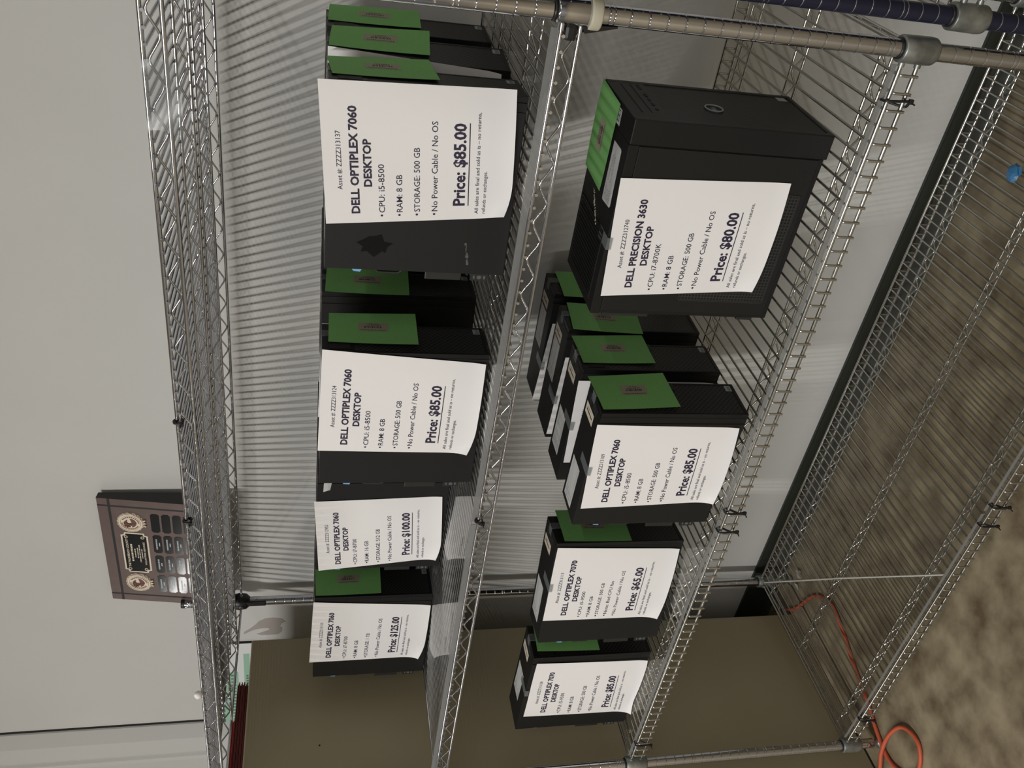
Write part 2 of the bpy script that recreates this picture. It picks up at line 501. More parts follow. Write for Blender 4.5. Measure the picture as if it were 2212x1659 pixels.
# clear plastic liners, two to a shelf, with a turned-up front edge
for nm, z in (('middle upper', zB), ('middle lower', zC), ('bottom', zD)):
    for side, xa, xb in (('left', -L + .95, -36.35), ('right', -36.0, -.95)):
        lb = MB().box(xa, xb, .42, D - .5, z - .045, z - .012)
        o = lb.build('shelf_liner', 'liner')
        tag(o, {'middle upper': 'clear plastic liner on the %s half of the upper computer shelf',
                'middle lower': 'clear plastic liner on the %s half of the shelf holding the large tower',
                'bottom': 'clear plastic liner on the %s half of the empty bottom shelf'}[nm] % side, 'shelf liner', 'clear shelf liners')
        MB().box(xa, xb, .34, .40, z - .045, z + (.44 if z == zB else .22)).build('front_lip', 'lip', o, ZF)

# ------------------------------------------------------------------ computers
BZ = zB
def tower_frame(x, y, a, z): return empty('desktop_computer', (x, y, z), a)

def squiggles(mb, x0, x1, y0, y1, z, rows, rnd):
    """little printed marks on a sticker"""
    for r in range(rows):
        y = y0 + (y1 - y0) * (r + .5) / rows
        x = x0
        while x < x1 - .05:
            w_ = rnd.uniform(.04, .16)
            mb.box(x, min(x + w_, x1), y - .02, y + .02, z, z + .003)
            x += w_ + rnd.uniform(.03, .09)

def make_small_tower(x, y, a, z, label, big=(-6.2, -10.2), tops=True, seed=0):
    rnd = random.Random(seed)
    t = tag(tower_frame(x, y, a, z), label, 'computer', 'small black desktop computers')
    W, H, LN = 3.65, 11.42, 11.5
    MB().box(-LN, -.40, .03, W, 0, H, .03).build('case', 'case', t)
    b = MB().box(-.37, 0, 0, .22, 0, H, .04).box(-.37, 0, W - .22, W, 0, H, .04).box(-.37, 0, .2, W - .2, 0, .30, .04).box(-.37, 0, .2, W - .2, H - 2.2, H, .04).box(-.40, -.12, .1, W - .1, .1, H - .1)
    bz = b.build('front_bezel', 'bezel', t)
    MB().box(-.12, -.03, .2, W - .2, .28, H - 2.2).build('grille', 'mesh', bz)
    s = MB().box(.0, .03, .35, 1.25, H - 1.9, H - .5, .02)
    s.box(.0, .02, 1.5, 3.2, H - 1.15, H - .95).box(.0, .02, 1.5, 3.2, H - 1.65, H - 1.45)
    s.build('port_cluster', 'dark', bz)
    MB().box(-.02, .10, W - .95, W - .12, 5.05, 5.75, .03).build('drive_latch', 'greytab', bz)
    st = MB().box(-.03, -.015, 2.78, 3.42, .18, .78).build('processor_sticker', 'silver', bz)
    st['label'] = 'small silver processor sticker'
    q = MB()
    for k in range(5): q.box(-.015, -.012, 2.86 + k * .1, 2.90 + k * .1, .35, .62)
    q.build('sticker_print', 'ink', st)
    p = MB().box(-LN + .02, -.95, -.03, .05, .06, H - .02, .02).build('side_panel', 'panel', t)
    MB().box(-LN - .55, -LN + .02, .12, .26, 2.75, 5.10, .06).build('expansion_bracket', 'greytab', t)
    k = MB()
    k.add([(-LN, .1, 1.02), (-LN - .5, .1, 1.02), (-LN - .5, .1, 2.16), (-LN, .1, 2.16), (-LN, .24, 1.02), (-LN - .5, .24, 1.02), (-LN - .5, .24, 2.16), (-LN, .24, 2.16)],
          [(0, 1, 2, 3), (7, 6, 5, 4), (0, 4, 5, 1), (1, 5, 6, 2), (2, 6, 7, 3)])
    lk = k.build('padlock_loop', 'greytab', t)
    hl = MB()
    for zc, r1 in ((1.24, .08), (1.58, .15), (1.92, .06)):
        hl.poly([(-LN - .26 + .13 * math.cos(i * .5236) , .095, zc + r1 * math.sin(i * .5236)) for i in range(12)], .006, (0, -1, 0))
    hl.build('hole', 'scuff', lk)
    MB().poly([(-LN, .08, 9.72), (-LN - .16, .08, 9.62), (-LN - .20, .08, 9.2), (-LN, .08, 9.08)], .3, (0, 1, 0)).build('release_latch', 'blue', t)['label'] = 'light blue latch'
    hd = MB().tube(round_poly([(-LN + .05, .25, 8.35), (-LN - .22, .25, 8.1), (-LN - .24, .25, 6.75), (-LN + .05, .25, 6.5)], .2, 4), .10, 8)
    hd.build('carry_handle', 'greytab', t)
    if tops:
        c = MB().box(-2.45, -1.45, 1.35, 3.30, H, H + .006).build('top_label', 'creamlab', t)
        c['label'] = 'cream label'
        q = MB(); q.box(-2.05, -1.92, 1.6, 3.05, H + .006, H + .009); q.box(-1.75, -1.70, 2.2, 2.9, H + .006, H + .009)
        q.build('label_print', 'woodedge', c)
        c = MB().box(big[1], big[0], 1.3, 3.25, H, H + .006).build('top_label', 'label', t)
        c['label'] = 'wide white label with faint handwriting'
        q = MB(); squiggles(q, big[1] + .15, big[1] + 1.1, 1.5, 3.1, H + .006, 5, rnd)
        q.build('label_print', 'ink', c)
        q = MB(); q.box(-1.25, -.45, 2.35, 3.05, H, H + .005).build('top_label', 'greytab', t)
        q = MB(); squiggles(q, -1.2, -.5, .9, 2.1, H, 5, rnd); q.build('moulded_print', 'scuff', t)
    return t

SMALL = [  # key, x, y, yaw, z, label, wide label span, back units without top stickers
    ('T1', -5.915, 4.57, .049, zB, 'black desktop computer behind the $85 sheet ending 137, right end of the upper row', (-6.2, -10.2)),
    ('T1b', -6.2, 10.3, -.10, zB, 'second black desktop computer from the front, right end of the upper row', (-6.2, -10.2)),
    ('T1c', -6.6, 18.1, -.06, zB, 'rearmost black desktop computer at the right end of the upper row', (-6.2, -10.2)),
    ('T2', -23.85, 4.275, .028, zB, 'black desktop computer in the middle of the upper row, behind the $85 sheet ending 124', (-6.2, -10.2)),
    ('T2b', -23.34, 11.29, .05, zB, 'black desktop computer standing behind the middle one of the upper row', (-6.2, -10.2)),
    ('T2c', -21.2, 17.4, .02, zB, 'rearmost black desktop computer mid upper row, only its top edge showing', (-6.2, -10.2)),
    ('T3', -41.3, 11.48, 0, zB, 'black desktop computer of the upper row behind the $100 sheet', (-6.2, -10.2)),
    ('T3b', -38.6, 17.6, 0, zB, 'black desktop computer hidden behind the $100 sheet computer, close to the wall', (-6.2, -10.2)),
    ('T4', -58.2, 12.73, .046, zB, 'black desktop computer behind the $125 sheet, far left of the upper row', (-6.2, -10.2)),
    ('T4b', -55.0, 18.4, .02, zB, 'black desktop computer behind the far left one of the upper row', (-6.2, -10.2)),
    ('T6', -26.96, 1.767, -.041, zC, 'black desktop computer behind the $85 sheet ending 109, front of the row of four', (-6.9, -11.0)),
    ('T7', -27.17, 7.47, -.024, zC, 'second black desktop computer from the front in the lower row of four', (-5.9, -9.9)),
    ('T8', -26.80, 12.64, -.027, zC, 'third black desktop computer from the front in the lower row of four', (-2.6, -6.4)),
    ('T9', -26.73, 18.18, -.003, zC, 'black desktop computer nearest the wall in the lower row of four', (-2.7, -6.5)),
    ('T10', -42.71, 4.28, .10, zC, 'black desktop computer on the lower shelf behind the $65 sheet', (-6.2, -10.3)),
    ('T11', -56.42, 3.142, -.025, zC, 'black desktop computer behind the $85 sheet ending 138, far left of the lower shelf', (-4.7, -8.6)),
]
FR = {}
PC = {}
for i, (k, x, y, a, z, lab, big) in enumerate(SMALL):
    FR[k] = (x, y, a, z)
    PC[k] = make_small_tower(x, y, a, z, lab, big, True, i)
# wear on two of them
t = PC['T1']
blob = [(-9.3 + .62 * math.cos(i * .449) * (1 + .35 * math.sin(3 * i)) - .5, -.035, 8.4 + .95 * math.sin(i * .449) * (1 + .25 * math.cos(2.3 * i))) for i in range(14)]
MB().poly(blob, .003, (0, -1, 0)).build('smudge', 'smudge', t)['label'] = 'dull dark smudge'
sc = MB()
for i in range(9):
    q = i / 8
    sc.box(-10.8 + q * 1.35 - .06, -10.8 + q * 1.35 + .10, -.036, -.033, 2.44 + q * .2 + RS.uniform(-.06, .06), 2.52 + q * .2 + RS.uniform(-.03, .08))
sc.build('scuff_mark', 'scuff', t)['label'] = 'pale scuff'
MB().poly([(-.65, -.035, 10.85), (-.8, -.035, 10.2), (-1.65, -.035, 10.33), (-1.85, -.035, 10.9)], .02, (0, -1, 0)).build('tape_scrap', 'label', PC['T3'])['label'] = 'crumpled white tape'

# the big tower
FR['T5'] = (-6.342, 3.606, -.022, zC)
t5 = tag(tower_frame(*FR['T5'][:3], zC), 'large black tower computer standing at the right end of the lower shelf', 'computer')
W, H, LN = 7.1, 13.25, 13.6
MB().box(-LN, -1.62, .06, W, .15, H, .05).build('case', 'case', t5)
for x in (-12.6, -2.2):
    for y in (.4, W - .9): MB().box(x, x + .8, y, y + .5, 0, .16, .03).build('rubber_foot', 'blackpl', t5)
b = MB().box(-1.60, 0, 0, .45, 0, H, .07).box(-1.60, 0, W - .45, W, 0, H, .07).box(-1.60, 0, .3, W - .3, 0, .35, .06).box(-1.60, -.02, .3, W - .3, 10.75, H, .06).box(-1.60, -.2, .2, W - .2, .2, H - .2)
bz = b.build('front_bezel', 'bezel', t5)
MB().box(-.2, -.06, .45, W - .45, .35, 10.75).build('grille', 'vmesh', bz)
MB().box(-.03, .0, 1.4, 6.4, 12.35, 12.42).box(-.03, .0, 1.4, 6.4, 11.72, 11.77).build('drive_slot', 'dark', bz)
for k, (y0, y1) in enumerate(((5.6, 6.4), (4.3, 4.75), (3.5, 3.95), (2.7, 3.15), (1.9, 2.15))):
    MB().box(-.03, .004, y0, y1, 11.15, 11.33).build('port', 'dark', bz)
MB().lathe([(0, .0), (.16, .0)], 0, 0, 16)
em = MB()
ring = [(.02, 3.11 + .58 * math.cos(i * math.pi / 16), 7.07 + .58 * math.sin(i * math.pi / 16)) for i in range(33)]
em.tube(ring, .05, 8, False)
lg = em.build('round_emblem', 'silver', bz)
text([('DELL', 2.74, 3.48, 6.93, .26, .02)], 'emblem_lettering', 'silver', lg, lambda x, y: (-.03, x, y))
MB().box(-.06, -.03, 6.0, 6.6, .6, 1.25).build('processor_sticker', 'silver', bz)['label'] = 'small silver processor sticker'
pn = MB().box(-LN + .3, -1.66, -.02, .08, .5, H - .68, .03).build('side_panel', 'panel', t5)
MB().box(-12.25, -4.2, -.035, -.01, .95, 7.2).build('perforated_vent', 'perf', pn)
fm = MB().box(-12.35, -4.1, -.05, -.02, .86, .95).box(-12.35, -12.25, -.05, -.02, .86, 7.3).box(-12.35, -4.1, -.05, -.02, 7.2, 7.28).box(-4.2, -4.1, -.05, -.02, .86, 7.3)
fm.build('vent_frame', 'greytab', pn)
MB().box(-LN - .02, -1.62, .02, .10, H - .66, H - .02, .02).build('top_rail', 'case', t5)
MB().box(-LN - .35, -LN, .3, 2.4, 1.0, 2.2, .05).box(-LN - .25, -LN, .15, .5, 9.0, 12.3, .04).build('rear_latch', 'greytab', t5)
v = MB().box(-13.0, -8.0, 1.0, 6.6, H, H + .01).build('top_vent', 'dark', t5)
q = MB()
for i in range(17): q.box(-12.85 + i * .29, -12.85 + i * .29 + .10, 1.05, 6.55, H + .005, H + .05)
q.box(-13.05, -7.9, .9, 1.05, H, H + .05).box(-13.05, -7.9, 6.55, 6.7, H, H + .05).box(-8.05, -7.9, .95, 6.65, H, H + .05)
q.build('slat', 'vent', v)['kind'] = 'stuff'
lb = MB().poly([(-2.42, 2.72, H), (-6.3, 2.68, H), (-6.4, 2.55, H), (-6.25, 1.0, H), (-6.1, .9, H), (-2.5, 1.1, H), (-2.4, 1.25, H)], .012, (0, 0, 1)).build('top_label', 'label', t5)
lb['label'] = 'white label with handwriting'
q = MB(); squiggles(q, -6.15, -5.3, 1.2, 2.5, H + .012, 6, RS); squiggles(q, -4.9, -3.2, 1.6, 2.5, H + .012, 2, RS); q.build('label_print', 'ink', lb)
l2 = MB().poly([(-.42, 3.5, H), (-1.42, 3.5, H), (-1.42, 2.5, H), (-.42, 2.55, H)], .012, (0, 0, 1)).build('top_label', 'label', t5)
q = MB()
for k in range(7): q.box(-1.25 + k * .11, -1.25 + k * .11 + (.03 if k % 3 else .07), 2.7, 3.3, H + .012, H + .015)
q.build('barcode', 'ink', l2)
q = MB()
for i in range(12): q.tube([(-6.6 - i * .14, 4.6 - i * .17 + RS.uniform(-.12, .12), H + .02), (-6.7 - i * .14 + RS.uniform(-.1, .1), 4.5 - i * .17 + RS.uniform(-.15, .15), H + .03)], RS.uniform(.03, .07), 5)
q.build('adhesive_residue', 'scrap', t5)

# ------------------------------------------------------------------ price sheets
PLANE = .07
def make_sheet(key, cs, label, lines=None, title2=None, curl=.55, bow=.35, tape=True):
    """cs: top-front, top-rear, bottom-rear, bottom-front corners in the tower's side plane (x, z)"""
    x, y, a, z = FR[key]
    tf, trr, br, bf = [Vector(c) for c in cs]
    def P(u, v, lift=0.0):              # u 0 at the left (rear) edge .. 1, v 0 at the top .. 1
        p = (trr * (1 - u) + tf * u) * (1 - v) + (br * (1 - u) + bf * u) * v
        d = PLANE + bow * math.sin(math.pi * min(max(u, 0), 1)) * v ** 2 * .55 + .03 * math.sin(7 * u + 3 * v)
        k = max(0, (v - .78) / .22) ** 2 * max(0, 1 - u / .30) ** 2
        d += curl * k + .25 * max(0, (v - .9) / .1) ** 2 * bow
        return (p.x + k * .25, -(d + lift), max(p.y + k * .55, .02))
    s = MB()
    s.grid(lambda u, v: P(u, v), 20, 26)
    s.grid(lambda u, v: P(1 - u, v, -.012), 20, 26)
    o = s.build('price_sheet', 'paper', None, 0)
    o.location = Vector((x, y, z - ZF)) * U
    o.rotation_euler.z = a
    tag(o, label, 'price sheet', 'printed price sheets')
    if key in ('T5', 'T6', 'T10', 'T11', 'T7', 'T8', 'T9'):
        H = 11.42 if key != 'T5' else 13.25
        tp = MB()
        m = (trr + tf) / 2 + Vector((-.3, 0))
        tp.box(m.x - .42, m.x + .42, -.15, -.12, H - .32, H + .01).box(m.x - .42, m.x + .42, -.13, 1.75, H + .008, H + .02)
        tp.build('tape', 'tape', o)
    if lines:
        fn = lambda px, py: P(px / 8.5, (11 - py) / 11, .012)
        sets = {}
        for ln in lines:
            st = ln[0]
            nm = ('asset_number' if st.startswith('Asset') else 'heading' if ln[5] == .035 else 'price' if st.startswith('Price') else
                  'sale_terms' if ln[4] == .22 else 'specification_list')
            sets.setdefault(nm, []).append(ln)
        for nm, ls in sets.items(): text(ls, nm, 'ink', o, fn)
    return o

def lay(asset, title, bullets, price, extra=None):
    B = .022
    J = [('Asset #: ' + asset, 2.15, 5.65, 11 - 1.05, .28, 0), (title, .62, 7.1, 11 - 1.98, .45, .035), ('DESKTOP', 2.3, 5.2, 11 - 2.72, .43, .035)]
    n = len(bullets)
    v0, dv = (3.45, 1.03) if n == 4 else (3.35, .80)
    sz = .34 if n == 4 else .29
    wd = {'CPU: i5-8500': 3.05, 'CPU: i5-9500': 3.05, 'CPU: i7-8700': 3.05, 'CPU: i7-8700K': 3.3, 'RAM: 8 GB': 2.4, 'RAM: 16 GB': 2.65, 'STORAGE: 500 GB': 4.1, 'STORAGE: 512 GB': 4.1,
          'STORAGE: 1 TB': 3.45, 'No Power Cable / No OS': 5.75, 'Note: Bad CPU fan': 4.35}
    for i, b in enumerate(bullets):
        yb = 11 - (v0 + i * dv)
        k = 1 if n == 4 else .92
        J += [('\u2022', .36, .50, yb - .02, .42, 0), (b, .62, .62 + wd[b] * k, yb, sz, .004)]
    pv = 8.15
    wp = 5.35 if len(price) < 7 else 5.7
    J += [('Price: ' + price, .95, .95 + wp, 11 - pv, .66, .030)]
    J += [('All sales are final and sold as is \u2013 no returns,', .36, 7.0, 11 - 9.0, .22, .004), ('refunds or exchanges.', .36, 3.25, 11 - 9.45, .22, .004)]
    return J, (.93, .95 + wp + .03, 11 - pv - .20)

def underline(o, key, cs, span, curl=.9, bow=.35): pass

O7, P3, O77 = 'DELL OPTIPLEX 7060', 'DELL PRECISION 3630', 'DELL OPTIPLEX 7070'
NP = 'No Power Cable / No OS'
SHEETS = [
    ('T1', [(0, 12.0), (-8.53, 11.35), (-7.45, .12), (.38, .78)], ('ZZZZ313137', O7, ['CPU: i5-8500', 'RAM: 8 GB', 'STORAGE: 500 GB', NP], '$85.00'), 'white $85.00 price sheet, asset number ending 137, rightmost on the upper shelf'),
    ('T2', [(.21, 11.40), (-8.37, 11.55), (-8.6, .28), (-.70, .21)], ('ZZZZ313124', O7, ['CPU: i5-8500', 'RAM: 8 GB', 'STORAGE: 500 GB', NP], '$85.00'), 'white $85.00 price sheet with asset number ending 124, middle of the upper shelf'),
    ('T3', [(-2.95, 11.65), (-11.61, 11.12), (-10.30, .0), (-2.54, .58)], ('ZZZZ312952', O7, ['CPU: i7-8700', 'RAM: 16 GB', 'STORAGE: 512 GB', NP], '$100.00'), 'white $100.00 price sheet taped to a computer on the upper shelf'),
    ('T4', [(-.47, 11.5), (-9.16, 11.8), (-9.04, .27), (-1.51, .05)], ('ZZZZ313110', O7, ['CPU: i7-8700', 'RAM: 8 GB', 'STORAGE: 1 TB', NP], '$125.00'), 'white $125.00 price sheet taped to the leftmost computer of the upper shelf'),
    ('T5', [(-3.71, 13.33), (-12.18, 12.8), (-11.30, 1.76), (-3.26, 1.93)], ('ZZZZ312740', P3, ['CPU: i7-8700K', 'RAM: 8 GB', 'STORAGE: 500 GB', NP], '$80.00'), 'white $80.00 price sheet taped to the large tower'),
    ('T6', [(-.99, 11.62), (-9.63, 11.1), (-9.01, -.1), (-1.24, .43)], ('ZZZZ313109', O7, ['CPU: i5-8500', 'RAM: 8 GB', 'STORAGE: 500 GB', NP], '$85.00'), 'white $85.00 price sheet, asset number ending 109, before the lower row of four'),
    ('T10', [(-.40, 11.31), (-8.76, 11.4), (-8.81, .34), (-.85, .27)], ('ZZZZ313113', O77, ['CPU: i5-9500', 'RAM: 8 GB', 'STORAGE: 500 GB', 'Note: Bad CPU fan', NP], '$65.00'), 'white $65.00 price sheet noting a bad fan, on the lower shelf'),
    ('T11', [(-.74, 11.02), (-9.28, 10.96), (-9.5, -.6), (-1.18, .09)], ('ZZZZ313138', O77, ['CPU: i5-9500', 'RAM: 8 GB', 'STORAGE: 500 GB', NP], '$85.00'), 'white $85.00 price sheet with asset number ending 138, leftmost on the lower shelf'),
]
for key, cs, (asset, title, bul, price), lab in SHEETS:
    J, ul = lay(asset, title, bul, price)
    o = make_sheet(key, cs, lab, J)
    # the rule under the price follows the paper
    tf, trr, br, bf = [Vector(c) for c in cs]
    x0, x1, yy = ul
    TEXTQ.append(([('UL', x0, x1, yy, .045, -1)], 'price_underline', 'ink', o, TEXTQ[-1][4]))
BACK = [
    ('T1b', [(.53, 11.41), (-7.9, 11.3), (-7.6, .35), (-.14, .66)], 'white sheet bulging between the green cards beside the near post', .9),
    ('T2b', [(-2.6, 11.35), (-11.1, 11.5), (-11.0, .4), (-2.7, .4)], 'white price sheet hidden between two computers in the middle of the upper row', .1),
    ('T7', [(-.98, 11.60), (-9.50, 11.22), (-9.4, .3), (-1.0, .4)], 'white price sheet between the front two computers of the lower row of four', .5),
    ('T8', [(-2.75, 11.2), (-11.09, 11.37), (-11.0, .4), (-2.8, .3)], 'white price sheet between second and third computers of the lower row of four', .4),
    ('T9', [(-2.98, 11.10), (-11.35, 11.6), (-11.3, .4), (-3.0, .3)], 'white price sheet just before the rearmost computer of the lower row of four', .4),
]
for key, cs, lab, bw in BACK:
    make_sheet(key, cs, lab, [('Asset #: ZZZZ313131', 2.15, 5.65, 11 - 1.05, .28, 0)] if key == 'T7' else None, None, .1, bw)

# ------------------------------------------------------------------ green cards
CARDS = [
    ('T1', [(4.9, 11.5), (1.0, 11.2), (1.4, 5.04), (5.6, 5.3)], 'green barcode card beside the near post, foremost of three'),
    ('T1b', [(4.57, 11.11), (1.2, 11.35), (.94, 5.11), (4.83, 4.81)], 'green barcode card beside the near post, middle one of three'),
    ('T1c', [(4.64, 11.17), (1.11, 11.31), (1.13, 4.89), (4.65, 4.79)], 'green barcode card beside the near post, rearmost of three'),
    ('T2', [(5.0, 10.91), (1.13, 10.99), (.93, 4.89), (4.95, 4.78)], 'green card with a barcode sticker on the computer in the middle of the upper row'),
    ('T2b', [(4.0, 11.02), (-.11, 11.19), (-.39, 5.11), (3.7, 4.9)], 'green card half hidden behind a computer with a blue latch'),
    ('T4', [(4.1, 11.39), (.23, 11.3), (.22, 5.03), (4.05, 4.97)], 'green card with a barcode sticker above the $125 sheet'),
    ('T6', [(4.21, 11.53), (.35, 11.28), (.67, 5.26), (4.58, 5.47)], 'green card on the foremost computer of the lower row of four'),
    ('T7', [(4.52, 11.34), (.83, 11.22), (.88, 5.27), (4.62, 5.35)], 'green card on the second computer of the lower row of four'),
    ('T8', [(3.95, 10.75), (-.06, 11.1), (-.6, 5.26), (3.4, 4.9)], 'green card on the third computer of the lower row of four, partly behind the tower'),
    ('T9', [(3.86, 10.6), (-.5, 10.7), (-.67, 4.8), (3.7, 4.7)], 'green card on the rearmost computer of the lower row of four, mostly behind the tower'),
    ('T10', [(4.34, 10.6), (.2, 10.72), (-.03, 4.82), (4.1, 4.6)], 'green card on the computer with the $65 sheet'),
    ('T11', [(4.48, 10.81), (.69, 10.97), (.42, 5.03), (4.2, 4.9)], 'green card on the leftmost computer of the lower shelf, mostly hidden'),
]
def card_parts(o, P, n3, rot=False):
    st = MB()
    st.grid(lambda u, v: P(.335 + u * .28, .33 + v * .34, .010), 4, 8)
    s = st.build('barcode_sticker', 'bar', o)
    q = MB()
    rr = random.Random(len(o.name) + int(o.location.x * 1000))
    v = .40
    while v < .60:
        w_ = rr.choice((.004, .006, .010, .014))
        q.grid(lambda a, b, v=v, w_=w_: P(.455 + a * .055, v + b * w_, .018), 1, 1)
        v += w_ + rr.choice((.005, .008, .011))
    for u0, a, b in ((.375, .44, .56), (.415, .42, .58), (.57, .36, .64)):
        v = a
        while v < b:
            w_ = rr.uniform(.006, .018)
            q.grid(lambda c, d, v=v, w_=w_, u0=u0: P(u0 + c * .018, v + d * w_, .018), 1, 1)
            v += w_ + .008
    q.build('barcode', 'ink', s)

for key, cs, lab in CARDS:
    x, y, a, z = FR[key]
    c = [Vector(p) for p in cs]                   # far-top, near-top, near-bottom, far-bottom in the front plane (y, z)
    def P(u, v, lift=0.0, c=c):                   # u 0 far .. 1 near, v 0 top .. 1 bottom
        p = (c[0] * (1 - u) + c[1] * u) * (1 - v) + (c[3] * (1 - u) + c[2] * u) * v
        return (.09 + .12 * v * v + .05 * math.sin(3 * u + 2 * v) + lift, p.x, p.y)
    m = MB()
    m.grid(lambda u, v: P(u, v), 8, 10)
    m.grid(lambda u, v: P(1 - u, v, -.012), 8, 10)
    o = m.build('green_card', 'card', None, 0)
    o.location = Vector((x, y, z - ZF)) * U
    o.rotation_euler.z = a
    tag(o, lab, 'card', 'green barcode cards')
    card_parts(o, P, 0)
    tp = MB().box(.03, .07, 1.9, 2.65, 10.3, 11.44).box(-.75, .07, 1.9, 2.65, 11.425, 11.445)
    tp.build('tape', 'tape', o)
# the card lying on top of the big tower
x, y, a, z = FR['T5']
c = [Vector(p) for p in ((-.07, 7.35), (-.2, 2.95), (-6.23, 3.4), (-6.08, 7.4))]
def P(u, v, lift=0.0, c=c):
    p = (c[0] * (1 - u) + c[1] * u) * (1 - v) + (c[3] * (1 - u) + c[2] * u) * v
    return (p.x, p.y, 13.25 + .03 + .05 * v + .04 * math.sin(4 * v + u) + lift)
m = MB(); m.grid(lambda u, v: P(u, v), 8, 10); m.grid(lambda u, v: P(1 - u, v, -.012), 8, 10)
o = m.build('green_card', 'card', None, 0)
o.location = Vector((x, y, z - ZF)) * U; o.rotation_euler.z = a
tag(o, 'green card with a barcode sticker lying flat on top of the large tower', 'card', 'green barcode cards')
card_parts(o, P, 0)

# ------------------------------------------------------------------ cable ties round the shelf rails
TIES = [
    (-26.44, zA, 'black cable tie round the front rail of the top shelf, first from the right'),
    (-35.0, zA, 'black cable tie round the front rail of the top shelf, next to the plaque'),
    (-35.6, zB, 'black cable tie round the front rail of the shelf at eye level'),
    (-2.84, zC, 'black cable tie at the right end of the third shelf, below the large tower'),
    (-35.15, zC, 'black cable tie in the middle of the third shelf, right one of a pair'),
    (-37.2, zC, 'black cable tie in the middle of the third shelf, left one of a pair'),
    (-66.5, zC, 'black cable tie at the left end of the third shelf'),
    (-35.1, zD, 'black cable tie in the middle of the bottom shelf, right one of a pair'),
    (-37.3, zD, 'black cable tie in the middle of the bottom shelf, left one of a pair'),
    (-65.3, zD, 'black cable tie at the left end of the bottom shelf'),
]
for x, z, lab in TIES:
    if z in (zC, zD):
        loop = [(x + .12, -.30, z - 1.32), (x + .05, -.34, z - .2), (x, -.22, z + .18), (x - .12, .55, z + .12), (x - .2, .62, z - .2), (x - .28, .2, z - .9), (x - .3, -.05, z - 1.36), (x + .12, -.30, z - 1.32)]
    else:
        loop = [(x, -.26, z - .18), (x, -.24, z + .14), (x - .03, .05, z + .24), (x - .06, .3, z + .1), (x - .06, .3, z - .3), (x - .03, .0, z - .34), (x, -.26, z - .18)]
    o = MB().tube(round_poly(loop, .14, 4), .085, 6).build('cable_tie', 'blackpl')
    tag(o, lab, 'cable tie', 'black cable ties on the shelf rails')
    h = MB().box(x - .14, x + .14, -.42, -.24, z - .42, z - .12, .03) if z in (zA, zB) else MB().box(x - .02, x + .26, -.46, -.26, z - 1.45, z - 1.18, .03)
    h.box(x + .02, x + .10, -.75, -.40, (z - .3 if z in (zA, zB) else z - 1.38), (z - .24 if z in (zA, zB) else z - 1.32))
    h.build('tie_head', 'blackpl', o, ZF)

# ------------------------------------------------------------------ plaque on the top shelf
pl = tag(empty('award_plaque', (-62.7, 22.3, zA + .02)), 'brown wooden award plaque with two medals leaning at the back of the top shelf', 'plaque')
tilt = math.radians(8)
def PQ(x, h, d=0.0):        # x along the board, h up its face, d proud of the face
    return (x, h * math.sin(tilt) - d * math.cos(tilt), h * math.cos(tilt) + d * math.sin(tilt))
PW, PH = 14.9, 12.6
HW = PW / 2
bd = MB()
bd.add([PQ(-HW, 0), PQ(HW, 0), PQ(HW, PH), PQ(-HW, PH), PQ(-HW, 0, -.75), PQ(HW, 0, -.75), PQ(HW, PH, -.75), PQ(-HW, PH, -.75)],
       [(0, 1, 2, 3), (5, 4, 7, 6), (0, 4, 5, 1), (3, 2, 6, 7), (0, 3, 7, 4), (1, 5, 6, 2)])
bd.build('board', 'wood', pl)
ed = MB()      # black wedge along the right end of the board, wider at the bottom
ed.add([PQ(HW + .02, 0, -.02), PQ(HW + .02, PH + .02, -.02), (HW + .02, PQ(0, PH)[1] + .75, PQ(0, PH)[2] - .1), (HW + .02, 2.2, 0),
        PQ(HW - .12, 0, -.02), PQ(HW - .12, PH + .02, -.02), (HW - .12, PQ(0, PH)[1] + .75, PQ(0, PH)[2] - .1), (HW - .12, 2.2, 0)],
       [(0, 3, 2, 1), (4, 5, 6, 7), (0, 1, 5, 4), (1, 2, 6, 5), (2, 3, 7, 6), (3, 0, 4, 7)])
ed.build('backing', 'woodedge', pl)
gr = MB()
for x in (-HW + .95, HW - .95):
    gr.add([PQ(x - .11, 0, .006), PQ(x + .11, 0, .006), PQ(x + .11, PH, .006), PQ(x - .11, PH, .006)], [(0, 1, 2, 3)])
gr.add([PQ(-HW, PH - 1.25, .008), PQ(HW, PH - 1.25, .008), PQ(HW, PH - 1.0, .008), PQ(-HW, PH - 1.0, .008)], [(0, 1, 2, 3)])
gr.build('groove', 'woodedge', pl)
